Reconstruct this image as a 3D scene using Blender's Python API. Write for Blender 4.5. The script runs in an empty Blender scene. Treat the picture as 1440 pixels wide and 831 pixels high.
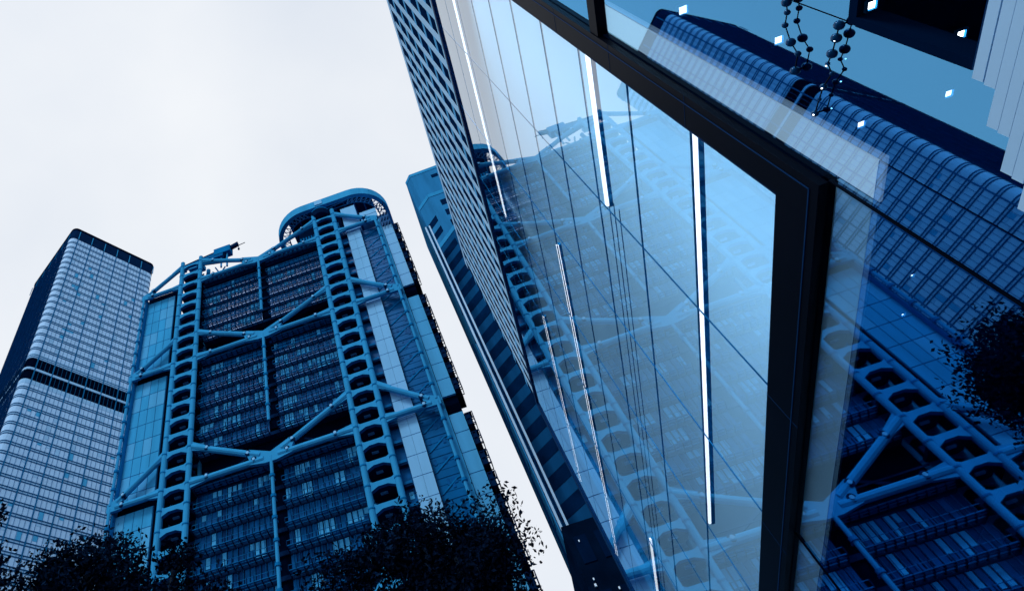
import bpy, bmesh, math, random
from mathutils import Vector, Matrix, Euler

random.seed(7)
SC = bpy.context.scene
COL = SC.collection
R = math.radians
EYE = 1.6

# ------------------------------------------------------------------ camera
F_PX, CX, CY, VX, VY = 903.06, 453.77, 239.06, 320.75, -292.58     # measured on the 1440 px photograph
zc = Vector((VX - CX, -(VY - CY), -F_PX)).normalized()              # world up seen from the camera
fw = Vector((0, 0, -1))
hc = (fw - zc * fw.dot(zc)).normalized()
rc = hc.cross(zc)
cam_data = bpy.data.cameras.new('camera')
cam = bpy.data.objects.new('camera', cam_data)
COL.objects.link(cam)
cam.matrix_world = Matrix((rc, hc, zc)).to_4x4()
cam.location = (0, 0, EYE)
cam_data.sensor_width = 36.0
cam_data.lens = F_PX / 1440 * 36.0
cam_data.shift_x = (720 - CX) / 1440
cam_data.shift_y = -(415.5 - CY) / 1440
cam_data.clip_start = 0.05
cam_data.clip_end = 6000
SC.camera = cam

# ------------------------------------------------------------------ overcast sky and weak sun
SUN_EL, SUN_ROT = R(50), R(207)
world = bpy.data.worlds.new('World')
SC.world = world
world.use_nodes = True
nt = world.node_tree
for n_ in list(nt.nodes):
    nt.nodes.remove(n_)
def wn(t, **kw):
    n_ = nt.nodes.new(t)
    for k, v in kw.items():
        setattr(n_, k, v)
    return n_
w_out = wn('ShaderNodeOutputWorld')
w_bg = wn('ShaderNodeBackground')
w_sky = wn('ShaderNodeTexSky', sky_type='NISHITA', sun_disc=False, sun_elevation=SUN_EL, sun_rotation=SUN_ROT)
w_sky.dust_density = 4.0
w_hs = wn('ShaderNodeHueSaturation')
w_hs.inputs['Saturation'].default_value = 0.25
w_tc = wn('ShaderNodeTexCoord')
w_no = wn('ShaderNodeTexNoise')
w_no.inputs['Scale'].default_value = 2.2
w_no.inputs['Detail'].default_value = 5
w_no.inputs['Roughness'].default_value = 0.45
w_cr = wn('ShaderNodeValToRGB')
w_cr.color_ramp.elements[0].position = 0.3
w_cr.color_ramp.elements[0].color = (6.8, 7.35, 8.2, 1)
w_cr.color_ramp.elements[1].position = 0.72
w_cr.color_ramp.elements[1].color = (8.6, 8.85, 9.15, 1)
w_mx = wn('ShaderNodeMix', data_type='RGBA')
w_mx.inputs[0].default_value = 0.86            # cloud cover over the clear sky
L = nt.links.new
L(w_sky.outputs[0], w_hs.inputs['Color'])
L(w_tc.outputs['Generated'], w_no.inputs['Vector'])
L(w_no.outputs['Fac'], w_cr.inputs[0])
L(w_hs.outputs[0], w_mx.inputs[6])
L(w_cr.outputs[0], w_mx.inputs[7])
L(w_mx.outputs[2], w_bg.inputs['Color'])
w_bg.inputs['Strength'].default_value = 0.108
L(w_bg.outputs[0], w_out.inputs[0])

sun_d = bpy.data.lights.new('sun', 'SUN')
sun = bpy.data.objects.new('sun', sun_d)
COL.objects.link(sun)
sun_d.energy = 1.45
sun_d.angle = R(14)
sun_d.color = (1.0, 0.985, 0.96)
sd = Vector((math.sin(SUN_ROT) * math.cos(SUN_EL), math.cos(SUN_ROT) * math.cos(SUN_EL), math.sin(SUN_EL)))
sun.rotation_euler = sd.to_track_quat('Z', 'Y').to_euler()
sun.location = sd * 300

SC.view_settings.view_transform = 'Standard'
SC.view_settings.look = 'None'
SC.view_settings.exposure = 0.14
SC.view_settings.gamma = 1.0
SC.view_settings.use_curve_mapping = False
SC.cycles.max_bounces = 10
SC.cycles.transparent_max_bounces = 16
SC.cycles.glossy_bounces = 5
SC.cycles.caustics_reflective = False
SC.cycles.caustics_refractive = False

# ------------------------------------------------------------------ materials
MATS = {}
def mat(name, rgb, rough=0.5, metal=0.0, spec=0.4, var=0.12, scale=0.6, streak=False, emit=None, bump=0.0):
    """principled surface whose own colour varies a little from place to place (dirt and weathering)"""
    m = bpy.data.materials.new(name)
    m.use_nodes = True
    t = m.node_tree
    p = t.nodes['Principled BSDF']
    p.inputs['Roughness'].default_value = rough
    p.inputs['Metallic'].default_value = metal
    p.inputs['Specular IOR Level'].default_value = spec
    mxc = max(rgb) or 1
    p.inputs['Specular Tint'].default_value = tuple((c / mxc) ** 0.8 for c in rgb) + (1,)
    p.inputs['Base Color'].default_value = (*rgb, 1)
    if var:
        tc = t.nodes.new('ShaderNodeTexCoord')
        mp = t.nodes.new('ShaderNodeMapping')
        if streak:
            mp.inputs['Scale'].default_value = (1, 1, 0.12)
        no = t.nodes.new('ShaderNodeTexNoise')
        no.inputs['Scale'].default_value = scale
        no.inputs['Detail'].default_value = 6
        no.inputs['Roughness'].default_value = 0.6
        mr = t.nodes.new('ShaderNodeMapRange')
        mr.inputs[1].default_value = 0.3
        mr.inputs[2].default_value = 0.7
        mr.inputs[3].default_value = 1 - var
        mr.inputs[4].default_value = 1 + var
        mu = t.nodes.new('ShaderNodeMix')
        mu.data_type = 'RGBA'
        mu.blend_type = 'MULTIPLY'
        mu.inputs[0].default_value = 1
        mu.inputs[6].default_value = (*rgb, 1)
        l = t.links.new
        l(tc.outputs['Object'], mp.inputs[0]); l(mp.outputs[0], no.inputs['Vector'])
        l(no.outputs['Fac'], mr.inputs[0]); l(mr.outputs[0], mu.inputs[7])
        l(mu.outputs[2], p.inputs['Base Color'])
        if bump:
            b = t.nodes.new('ShaderNodeBump')
            b.inputs['Strength'].default_value = bump
            l(no.outputs['Fac'], b.inputs['Height']); l(b.outputs[0], p.inputs['Normal'])
    if emit:
        p.inputs['Emission Color'].default_value = (*emit[0], 1)
        p.inputs['Emission Strength'].default_value = emit[1]
    MATS[name] = m
    return m

def glass_mat(name, trans, refl, base, grow, ripple=0.0006, rscale=0.5):
    """coated window glass: see-through, with a mirror share that grows towards grazing view"""
    m = bpy.data.materials.new(name)
    m.use_nodes = True
    t = m.node_tree
    t.nodes.clear()
    o = t.nodes.new('ShaderNodeOutputMaterial')
    tr = t.nodes.new('ShaderNodeBsdfTransparent'); tr.inputs[0].default_value = (*trans, 1)
    gl = t.nodes.new('ShaderNodeBsdfGlossy'); gl.inputs['Color'].default_value = (*refl, 1)
    gl.inputs['Roughness'].default_value = 0.012
    lw = t.nodes.new('ShaderNodeLayerWeight'); lw.inputs['Blend'].default_value = 0.5
    fr = t.nodes.new('ShaderNodeMath'); fr.operation = 'POWER'; fr.inputs[1].default_value = 3.0
    ge = t.nodes.new('ShaderNodeNewGeometry')
    bf = t.nodes.new('ShaderNodeMath'); bf.operation = 'SUBTRACT'; bf.inputs[0].default_value = 1.0
    fm = t.nodes.new('ShaderNodeMath'); fm.operation = 'MULTIPLY'
    ma = t.nodes.new('ShaderNodeMath'); ma.operation = 'MULTIPLY_ADD'
    ma.inputs[1].default_value = grow; ma.inputs[2].default_value = base; ma.use_clamp = True
    mx = t.nodes.new('ShaderNodeMixShader')
    tc = t.nodes.new('ShaderNodeTexCoord')
    no = t.nodes.new('ShaderNodeTexNoise'); no.inputs['Scale'].default_value = rscale; no.inputs['Detail'].default_value = 1.5
    bu = t.nodes.new('ShaderNodeBump'); bu.inputs['Strength'].default_value = 1.0; bu.inputs['Distance'].default_value = ripple
    l = t.links.new
    l(tc.outputs['Object'], no.inputs['Vector']); l(no.outputs['Fac'], bu.inputs['Height'])
    l(bu.outputs[0], gl.inputs['Normal'])
    l(lw.outputs['Facing'], fr.inputs[0]); l(fr.outputs[0], ma.inputs[0])
    l(ge.outputs['Backfacing'], bf.inputs[1]); l(bf.outputs[0], fm.inputs[1]); l(ma.outputs[0], fm.inputs[0])
    l(fm.outputs[0], mx.inputs[0])          # only the outer face mirrors
    l(tr.outputs[0], mx.inputs[1]); l(gl.outputs[0], mx.inputs[2]); l(mx.outputs[0], o.inputs[0])
    MATS[name] = m
    return m

# cladding of the tower with the outside frame
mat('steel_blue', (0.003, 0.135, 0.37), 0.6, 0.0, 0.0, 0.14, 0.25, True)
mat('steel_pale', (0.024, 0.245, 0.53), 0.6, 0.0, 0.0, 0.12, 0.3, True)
mat('panel_pale', (0.16, 0.43, 0.74), 0.6, 0.0, 0.0, 0.07, 0.4, True)
mat('panel_mid', (0.03, 0.275, 0.57), 0.5, 0.0, 0.0, 0.15, 0.4, True)
mat('panel_mid_light', (0.06, 0.32, 0.62), 0.5, 0.0, 0.0, 0.1, 0.4, True)
mat('navy', (0.002, 0.016, 0.062), 0.7, 0.0, 0.0, 0.2, 0.4)
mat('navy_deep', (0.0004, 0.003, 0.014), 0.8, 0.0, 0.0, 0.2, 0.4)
mat('shade_rail', (0.004, 0.1, 0.29), 0.6, 0.0, 0.0, 0.2, 0.6)
mat('glaze_dark', (0.0006, 0.035, 0.14), 0.2, 0.0, 0.12, 0.3, 0.7)
mat('glaze_mid', (0.001, 0.07, 0.24), 0.25, 0.0, 0.12, 0.3, 0.7)
mat('blind', (0.05, 0.34, 0.68), 0.6, 0.0, 0.0, 0.1, 1.0)
mat('stair_glass', (0.001, 0.09, 0.28), 0.25, 0.0, 0.12, 0.15, 0.3)
# corner tower behind
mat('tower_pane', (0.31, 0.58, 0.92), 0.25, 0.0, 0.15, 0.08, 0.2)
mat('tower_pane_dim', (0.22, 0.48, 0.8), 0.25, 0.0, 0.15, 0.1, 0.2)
mat('tower_fin', (0.001, 0.022, 0.085), 0.8, 0.0, 0.0, 0.15, 0.3)
mat('tower_rail', (0.002, 0.06, 0.19), 0.6, 0.0, 0.0, 0.15, 0.3)
mat('tower_mullion', (0.006, 0.11, 0.29), 0.6, 0.0, 0.0, 0.15, 0.3)
# right hand towers
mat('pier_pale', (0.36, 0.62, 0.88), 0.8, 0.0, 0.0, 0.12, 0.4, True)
mat('spandrel_blue', (0.1, 0.38, 0.7), 0.8, 0.0, 0.0, 0.12, 0.4)  # mid-blue colour of the spandrels between the piers
mat('window_navy', (0.0006, 0.013, 0.055), 0.3, 0.0, 0.0, 0.3, 0.5)
mat('stone_blue', (0.018, 0.165, 0.39), 0.85, 0.0, 0.0, 0.14, 0.5, True, bump=0.1)
mat('stone_dark', (0.004, 0.06, 0.18), 0.85, 0.0, 0.0, 0.2, 0.5, True, bump=0.1)
mat('stone_black', (0.0008, 0.006, 0.022), 0.8, 0.0, 0.0, 0.4, 0.7)
mat('rail_white', (0.33, 0.55, 0.8), 0.6, 0.0, 0.1, 0.08, 0.4)
# glass hall
mat('frame_black', (0.0004, 0.0014, 0.005), 0.45, 0.0, 0.04, 0.3, 0.8)
mat('frame_navy', (0.001, 0.022, 0.085), 0.55, 0.0, 0.06, 0.2, 0.8)
mat('gasket', (0.006, 0.11, 0.28), 0.6, 0.0, 0.0, 0.15, 1.0)
mat('backing', (0.36, 0.7, 0.97), 0.9, 0.0, 0.0, 0.03, 0.15)
mat('border_film', (0.42, 0.74, 0.97), 0.8, 0.0, 0.0, 0.04, 0.5)
mat('border_glow', (0.6, 0.8, 0.95), 0.8, 0.0, 0.0, 0.04, 0.5, emit=((0.58, 0.8, 0.99), 0.42))  # film given its own glow to brighten the strip beside the post
mat('slat_pale', (0.36, 0.62, 0.9), 0.7, 0.0, 0.1, 0.06, 0.8)
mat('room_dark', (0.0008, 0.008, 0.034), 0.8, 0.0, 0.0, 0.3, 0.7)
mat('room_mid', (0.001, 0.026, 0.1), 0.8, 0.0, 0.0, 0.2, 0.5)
mat('globe_dark', (0.001, 0.03, 0.1), 0.15, 0.0, 0.4, 0.2, 3)
mat('lamp_tube', (0.9, 0.95, 1), 0.5, emit=((0.93, 0.97, 1.0), 1.7), var=0)
mat('lamp_spot', (0.9, 0.95, 1), 0.5, emit=((0.9, 0.96, 1.0), 6.0), var=0)
mat('lamp_small', (0.7, 0.85, 1), 0.5, emit=((0.1, 0.4, 0.8), 0.1), var=0)
glass_mat('glass_bright', (0.93, 0.97, 1.0), (0.86, 0.94, 1.0), 0.06, 1.0)
glass_mat('glass_deep', (0.8, 0.9, 1.0), (0.12, 0.44, 0.8), 0.62, 0.6)
glass_mat('glass_border', (0.9, 0.96, 1.0), (0.35, 0.72, 0.98), 0.30, 0.8)
# ground, plants
mat('leaf', (0.0015, 0.006, 0.02), 0.6, 0.0, 0.0, 0.4, 1.2)
mat('leaf_light', (0.003, 0.013, 0.04), 0.6, 0.0, 0.0, 0.4, 1.2)
mat('bark', (0.012, 0.025, 0.05), 0.9, 0.0, 0.1, 0.3, 3.0, bump=0.4)
mat('asphalt', (0.02, 0.035, 0.06), 0.9, 0.0, 0.1, 0.25, 0.8)
mat('paving', (0.10, 0.16, 0.24), 0.8, 0.0, 0.2, 0.2, 0.9)
mat('kerb', (0.16, 0.22, 0.3), 0.8, 0.0, 0.2, 0.15, 1.5)
mat('road_paint', (0.6, 0.68, 0.78), 0.7, 0.0, 0.2, 0.2, 4.0)

# ------------------------------------------------------------------ mesh helpers
class MB:
    def __init__(self, off=(0, 0, 0)):
        self.v, self.f, self.mi, self.mats = [], [], [], []
        self.off = Vector(off)
    def m(self, name):
        if name not in self.mats:
            self.mats.append(name)
        return self.mats.index(name)
    def add(self, verts, faces, mname):
        b = len(self.v)
        self.v += [tuple(Vector(p) - self.off) for p in verts]
        k = self.m(mname)
        for f in faces:
            self.f.append([b + i for i in f]); self.mi.append(k)
    def box(self, x0, x1, y0, y1, z0, z1, m):
        if x0 > x1: x0, x1 = x1, x0
        if y0 > y1: y0, y1 = y1, y0
        if z0 > z1: z0, z1 = z1, z0
        v = [(x0, y0, z0), (x1, y0, z0), (x1, y1, z0), (x0, y1, z0), (x0, y0, z1), (x1, y0, z1), (x1, y1, z1), (x0, y1, z1)]
        self.add(v, [(0, 3, 2, 1), (4, 5, 6, 7), (0, 1, 5, 4), (1, 2, 6, 5), (2, 3, 7, 6), (3, 0, 4, 7)], m)
    def obox(self, o, ax, ay, az, m):
        """box from corner o along three edge vectors"""
        o, ax, ay, az = Vector(o), Vector(ax), Vector(ay), Vector(az)
        v = [o, o + ax, o + ax + ay, o + ay, o + az, o + ax + az, o + ax + ay + az, o + ay + az]
        self.add(v, [(0, 3, 2, 1), (4, 5, 6, 7), (0, 1, 5, 4), (1, 2, 6, 5), (2, 3, 7, 6), (3, 0, 4, 7)], m)
    def tube(self, a, b, r0, r1=None, m='steel_blue', n=10):
        r1 = r0 if r1 is None else r1
        a, b = Vector(a), Vector(b)
        d = (b - a).normalized()
        x = d.orthogonal().normalized(); y = d.cross(x)
        v = []
        for p, r in ((a, r0), (b, r1)):
            for i in range(n):
                t = 2 * math.pi * i / n
                v.append(p + (x * math.cos(t) + y * math.sin(t)) * r)
        f = [(i, (i + 1) % n, n + (i + 1) % n, n + i) for i in range(n)]
        f += [tuple(range(n - 1, -1, -1)), tuple(range(n, 2 * n))]
        self.add(v, f, m)
    def prism(self, poly, axis_vec, m):
        """flat polygon (3d points) pushed along a vector"""
        n = len(poly); a = Vector(axis_vec)
        v = [Vector(p) for p in poly] + [Vector(p) + a for p in poly]
        f = [tuple(range(n - 1, -1, -1)), tuple(range(n, 2 * n))]
        f += [(i, (i + 1) % n, n + (i + 1) % n, n + i) for i in range(n)]
        self.add(v, f, m)
    def ball(self, c, r, m, n=12):
        v, f = [], []
        h = n // 2
        for j in range(h + 1):
            ph = math.pi * j / h
            for i in range(n):
                th = 2 * math.pi * i / n
                v.append((c[0] + r * math.sin(ph) * math.cos(th), c[1] + r * math.sin(ph) * math.sin(th), c[2] + r * math.cos(ph)))
        for j in range(h):
            for i in range(n):
                f.append((j * n + i, (j + 1) * n + i, (j + 1) * n + (i + 1) % n, j * n + (i + 1) % n))
        self.add(v, f, m)
    def build(self, name, parent=None, bevel=0, smooth=False):
        me = bpy.data.meshes.new(name)
        me.from_pydata(self.v, [], self.f)
        for k in self.mats:
            me.materials.append(MATS[k])
        me.polygons.foreach_set('material_index', self.mi)
        if smooth:
            me.polygons.foreach_set('use_smooth', [True] * len(me.polygons))
        me.update()
        bm = bmesh.new(); bm.from_mesh(me)
        bmesh.ops.recalc_face_normals(bm, faces=bm.faces)
        bm.to_mesh(me); bm.free()
        o = bpy.data.objects.new(name, me)
        COL.objects.link(o)
        if parent is not None:
            o.parent = parent
        if bevel:
            b = o.modifiers.new('bevel', 'BEVEL'); b.width = bevel; b.segments = 2; b.limit_method = 'ANGLE'
        return o

def tag(o, label=None, cat=None, group=None, kind=None):
    if label: o['label'] = label
    if cat: o['category'] = cat
    if group: o['group'] = group
    if kind: o['kind'] = kind
    return o
def thing(name, label, cat, loc=(0, 0, 0), rz=0.0, group=None):
    o = bpy.data.objects.new(name, None)
    o.empty_display_size = 1
    COL.objects.link(o)
    o.location = loc; o.rotation_euler = (0, 0, rz)
    return tag(o, label, cat, group)
def copy_tree(o, parent=None):
    c = o.copy(); COL.objects.link(c)
    if parent is not None:
        c.parent = parent
    for ch in list(o.children):
        copy_tree(ch, c)
    return c

# ------------------------------------------------------------------ street axes: u runs along the glass wall, n points through it
TH = 0.1279
U = Vector((math.sin(TH), math.cos(TH), 0))
N = Vector((math.cos(TH), -math.sin(TH), 0))
RZ_UN = math.pi / 2 - TH                    # local x = u, local y = -n
def un(u, n, z=0.0):
    return U * u + N * n + Vector((0, 0, z))
WALL = 2.94

# ------------------------------------------------------------------ ground
g = MB(); g.box(-1500, 1500, -1500, 1500, -0.5, 0.0, 'asphalt'); tag(g.build('ground'), kind='structure')
g = MB()
g.box(-60, 130, -2.9, 2.9, -0.1, 0.13, 'paving')
pv = g.build('pavement'); pv.location = un(0, 0); pv.rotation_euler = (0, 0, RZ_UN); tag(pv, kind='structure')
g = MB(); g.box(-60, 130, 2.904, 3.1, -0.1, 0.14, 'kerb')
kb = g.build('kerb', bevel=0.02); kb.rotation_euler = (0, 0, RZ_UN); tag(kb, kind='structure')
g = MB()
for i in range(-10, 22):
    g.box(i * 6, i * 6 + 2.6, 6.6, 6.75, 0.004, 0.008, 'road_paint')
g.box(-60, 130, 3.4, 3.52, 0.004, 0.008, 'road_paint')
rm = g.build('road_marking'); rm.rotation_euler = (0, 0, RZ_UN); tag(rm, kind='structure')
g = MB(); g.box(-90, 60, 16, 60, -0.1, 0.12, 'paving')
pl = g.build('plaza'); pl.location = (-20, 10, 0); tag(pl, kind='structure')

# ------------------------------------------------------------------ tower with the outside steel frame
AL = -0.1138
HQ = Vector((-22.93, 107.42, 0))
FL = 4.045
CH = [139.65 + EYE, 111.33 + EYE, 78.97 + EYE, 42.57 + EYE, 2.1 + EYE]     # bottom chords of the hanging trusses
TT = 2 * FL
hq = thing('steel_framed_tower', 'stepped high-rise with an outside steel frame, ladder masts and hanger trusses across its front', 'tower', HQ, AL)
IN, OUT, TIP = 16.8, 23.2, 33.6

def mast(sgn, top):
    """two round columns tied at every storey by haunched beams"""
    m = MB()
    x0, x1 = sgn * IN, sgn * OUT
    if x0 > x1: x0, x1 = x1, x0
    n = int((top - 0.0) / FL)
    zb = CH[0] + FL * 2 - n * FL
    for face_y, dep in ((-0.2, 0.85), (5.2, 0.6)):
        for k in range(n):
            z0 = zb + k * FL; z1 = z0 + FL
            if z0 > top: break
            hl, hr, hb, ht = x0 + 0.95, x1 - 0.95, z0 + 0.42, z1 - 0.5
            bx, bz, cx, cz = 0.55, 0.28, 1.35, 0.62
            hole = [(hl + bx, hb), (hr - bx, hb), (hr, hb + bz), (hr, ht - cz), (hr - cx, ht), (hl + cx, ht), (hl, ht - cz), (hl, hb + bz)]
            out = [(hl + bx, z0), (hr - bx, z0), (x1, hb + bz), (x1, ht - cz), (hr - cx, z1), (hl + cx, z1), (x0, ht - cz), (x0, hb + bz)]
            corner = {1: (x1, z0), 3: (x1, z1), 5: (x0, z1), 7: (x0, z0)}
            for i in range(8):
                j = (i + 1) % 8
                poly = [hole[i], out[i]] + ([corner[i]] if i in corner else []) + [out[j], hole[j]]
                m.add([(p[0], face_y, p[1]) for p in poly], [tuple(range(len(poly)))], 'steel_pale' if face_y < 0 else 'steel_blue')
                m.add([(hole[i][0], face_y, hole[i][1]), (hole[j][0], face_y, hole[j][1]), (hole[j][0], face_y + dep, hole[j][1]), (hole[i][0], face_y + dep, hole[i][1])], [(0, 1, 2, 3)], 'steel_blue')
    o = m.build('mast_ladder', hq)
    c = MB()
    for x in (x0 + 0.42, x1 - 0.42):
        for y in (0.0, 5.3):
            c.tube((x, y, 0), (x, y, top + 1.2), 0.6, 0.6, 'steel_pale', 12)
            k = 0
            z = zb
            while z < top:
                c.tube((x, y, z - 0.12), (x, y, z + 0.12), 0.68, 0.68, 'steel_blue', 12)
                z += FL
    c.build('mast_column', hq)
    d = MB()
    z = zb
    while z < top - FL:
        d.box(x0 + 0.5, x1 - 0.5, 0.7, 5.1, z - 0.25, z + 0.2, 'navy')
        d.box(x0 + 1.2, x1 - 1.2, 4.2, 4.6, z + 0.2, z + 1.7, 'glaze_dark')
        d.box(x0 + 2.1, x0 + 3.4, 2.2, 2.7, z + FL - 0.55, z + FL - 0.27, 'panel_pale')
        if random.random() < 0.5:
            xx = random.uniform(x0 + 1.5, x1 - 2.5)
            d.box(xx, xx + random.uniform(0.4, 1.2), 2.0, 2.5, z + 0.2, z + random.uniform(0.9, 1.7), 'steel_blue')
        z += FL
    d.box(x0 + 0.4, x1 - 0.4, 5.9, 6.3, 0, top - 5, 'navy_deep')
    d.build('service_deck', hq)
mast(-1, 148.5 + EYE)
mast(1, 149.0 + EYE)

def pin(m, x, y, z):
    m.tube((x, y - 0.25, z), (x, y + 1.1, z), 0.3, 0.3, 'panel_pale', 10)
    m.tube((x, y - 0.05, z), (x, y + 0.9, z), 0.62, 0.62, 'navy', 10)

for i, H in enumerate(CH):
    for sg in (-1, 1):
        m = MB()
        y = 0.1
        # bottom chord and sloping arm of the middle bay
        m.tube((sg * 16.9, y, H), (sg * 1.5, y, H), 0.62, 0.62, 'steel_pale')
        m.tube((sg * 16.9, y, H + TT), (sg * 2.2, y, H + 1.0), 0.62, 0.62, 'steel_pale')
        m.prism([(sg * 16.7, y - 0.3, H - 1.1), (sg * 13.6, y - 0.3, H - 0.62), (sg * 13.6, y - 0.3, H + 0.62), (sg * 16.7, y - 0.3, H + 1.1)], (0, 0.6, 0), 'steel_pale')
        m.prism([(sg * 16.7, y - 0.3, H + TT - 1.0), (sg * 13.9, y - 0.3, H + TT - 2.0), (sg * 13.5, y - 0.3, H + TT - 0.9), (sg * 16.7, y - 0.3, H + TT + 1.0)], (0, 0.6, 0), 'steel_pale')
        pin(m, sg * 13.2, y - 0.5, H + 0.2); pin(m, sg * 3.4, y - 0.5, H + 0.3); pin(m, sg * 4.6, y - 0.5, H + 2.1); pin(m, sg * 13.3, y - 0.5, H + TT - 1.6)
        # arms of the outer bay
        m.tube((sg * 23.1, y, H), (sg * 32.4, y, H), 0.6, 0.6, 'steel_pale')
        m.tube((sg * 23.1, y, H + TT), (sg * 32.2, y, H + 1.1), 0.6, 0.6, 'steel_pale')
        m.prism([(sg * 23.2, y - 0.3, H - 1.0), (sg * 25.4, y - 0.3, H - 0.6), (sg * 25.4, y - 0.3, H + 0.6), (sg * 23.2, y - 0.3, H + 1.0)], (0, 0.6, 0), 'steel_pale')
        m.prism([(sg * 23.2, y - 0.3, H + TT - 1.0), (sg * 25.2, y - 0.3, H + TT - 2.2), (sg * 25.9, y - 0.3, H + TT - 1.3), (sg * 23.2, y - 0.3, H + TT + 1.0)], (0, 0.6, 0), 'steel_pale')
        m.prism([(sg * 31.2, y - 0.35, H - 0.7), (sg * 34.2, y - 0.35, H - 0.8), (sg * 34.2, y - 0.35, H + 0.9), (sg * 33.0, y - 0.35, H + 1.5), (sg * 31.0, y - 0.35, H + 2.2)], (0, 0.7, 0), 'steel_pale')
        pin(m, sg * 31.0, y - 0.5, H + 0.1); pin(m, sg * 31.0, y - 0.5, H + 2.0)
        m.build('truss_arm', hq)
    m = MB()
    m.prism([(-4.4, -0.3, H - 0.55), (-1.2, -0.3, H - 1.15), (1.2, -0.3, H - 1.15), (4.4, -0.3, H - 0.55), (4.4, -0.3, H + 0.6), (5.0, -0.3, H + 1.9), (4.4, -0.3, H + 2.8), (0, -0.3, H + 0.95), (-4.4, -0.3, H + 2.8), (-5.0, -0.3, H + 1.9), (-4.4, -0.3, H + 0.6)], (0, 0.8, 0), 'steel_pale')
    m.build('truss_node', hq)

# floors hanging between the trusses
def zone(top, bot, first):
    nfl = int(round((top - bot) / FL))
    gl_ = {-16.3: MB(), 1.5: MB()}        # glazing
    gaps = ((-16.3, -0.7), (1.5, 16.3))
    for k in range(1, nfl + 1):
        z = top - k * FL
        for a, b in gaps:
            m = gl_[a]
            cnt = int((b - a) / 1.02)
            dx = (b - a) / cnt
            run = 0
            for i in range(cnt):
                x = a + i * dx
                r = random.random()
                pick = 'glaze_mid' if r < 0.6 else 'glaze_dark'
                m.box(x + 0.07, x + dx - 0.07, 2.62, 2.75, z + 0.3, z + 3.25, pick)
                if run == 0 and random.random() < (0.16 if top > 120 else 0.24):
                    run = random.choice((1, 1, 2, 3))
                if run > 0:
                    run -= 1
                    dz = random.choice((1.1, 1.9, 2.5, 2.9))
                    m.box(x + 0.12, x + dx - 0.12, 2.56, 2.615, z + 3.2 - dz, z + 3.2, 'blind')
    for g_ in gl_.values(): g_.build('glazing', hq)
    s = MB()
    for k in range(0, nfl + 1):
        z = top - k * FL
        s.box(-16.4, 16.4, 2.5, 9.0, z - 0.5, z + 0.25, 'navy')
        for a, b in gaps:
            s.box(a, b, 2.45, 2.56, z + 3.25, z + 3.5, 'navy')
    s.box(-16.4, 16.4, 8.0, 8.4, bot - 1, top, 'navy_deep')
    cnt = 32
    for i in range(cnt + 1):
        x = -16.3 + i * 32.6 / cnt
        if -0.75 < x < 1.45: continue
        s.box(x - 0.05, x + 0.05, 2.5, 2.7, bot, top - 0.6, 'shade_rail')
    s.box(-0.7, 1.5, 2.9, 3.2, bot, top, 'navy_deep')
    s.build('floor_slab', hq)
    for k in range(0, nfl + 1):
        z = top - k * FL
        if k == 0 and first: continue
        c = MB()
        for a, b in gaps:
            # catwalk sunshade: a ladder of rails standing off the glass
            c.box(a, b, 0.78, 0.86, z - 0.12, z + 0.02, 'shade_rail')
            c.box(a, b, 0.74, 0.80, z + 0.72, z + 0.80, 'shade_rail')
            c.box(a, b, 1.25, 1.32, z - 0.3, z - 0.18, 'shade_rail')
            c.box(a, b, 1.85, 1.93, z - 0.42, z - 0.3, 'shade_rail')
            cnt = int((b - a) / 1.28)
            dx = (b - a) / cnt
            for i in range(cnt + 1):
                x = a + i * dx
                c.prism([(x - 0.07, 0.72, z - 0.02), (x - 0.07, 0.72, z + 0.85), (x - 0.07, 0.82, z + 0.85), (x - 0.07, 0.9, z + 0.0), (x - 0.07, 2.55, z - 0.3), (x - 0.07, 2.55, z - 0.62), (x - 0.07, 1.1, z - 0.3)], (0.14, 0, 0), 'navy')
                if i < cnt:
                    for q in range(3):
                        yy = 0.95 + q * 0.5
                        c.obox((x + 0.14, yy, z - 0.08 - q * 0.1), (dx - 0.28, 0, 0), (0, 0.22, -0.05), (0, 0, 0.05), 'steel_blue' if q == 0 else 'shade_rail')
        c.build('sunshade', hq)
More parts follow.
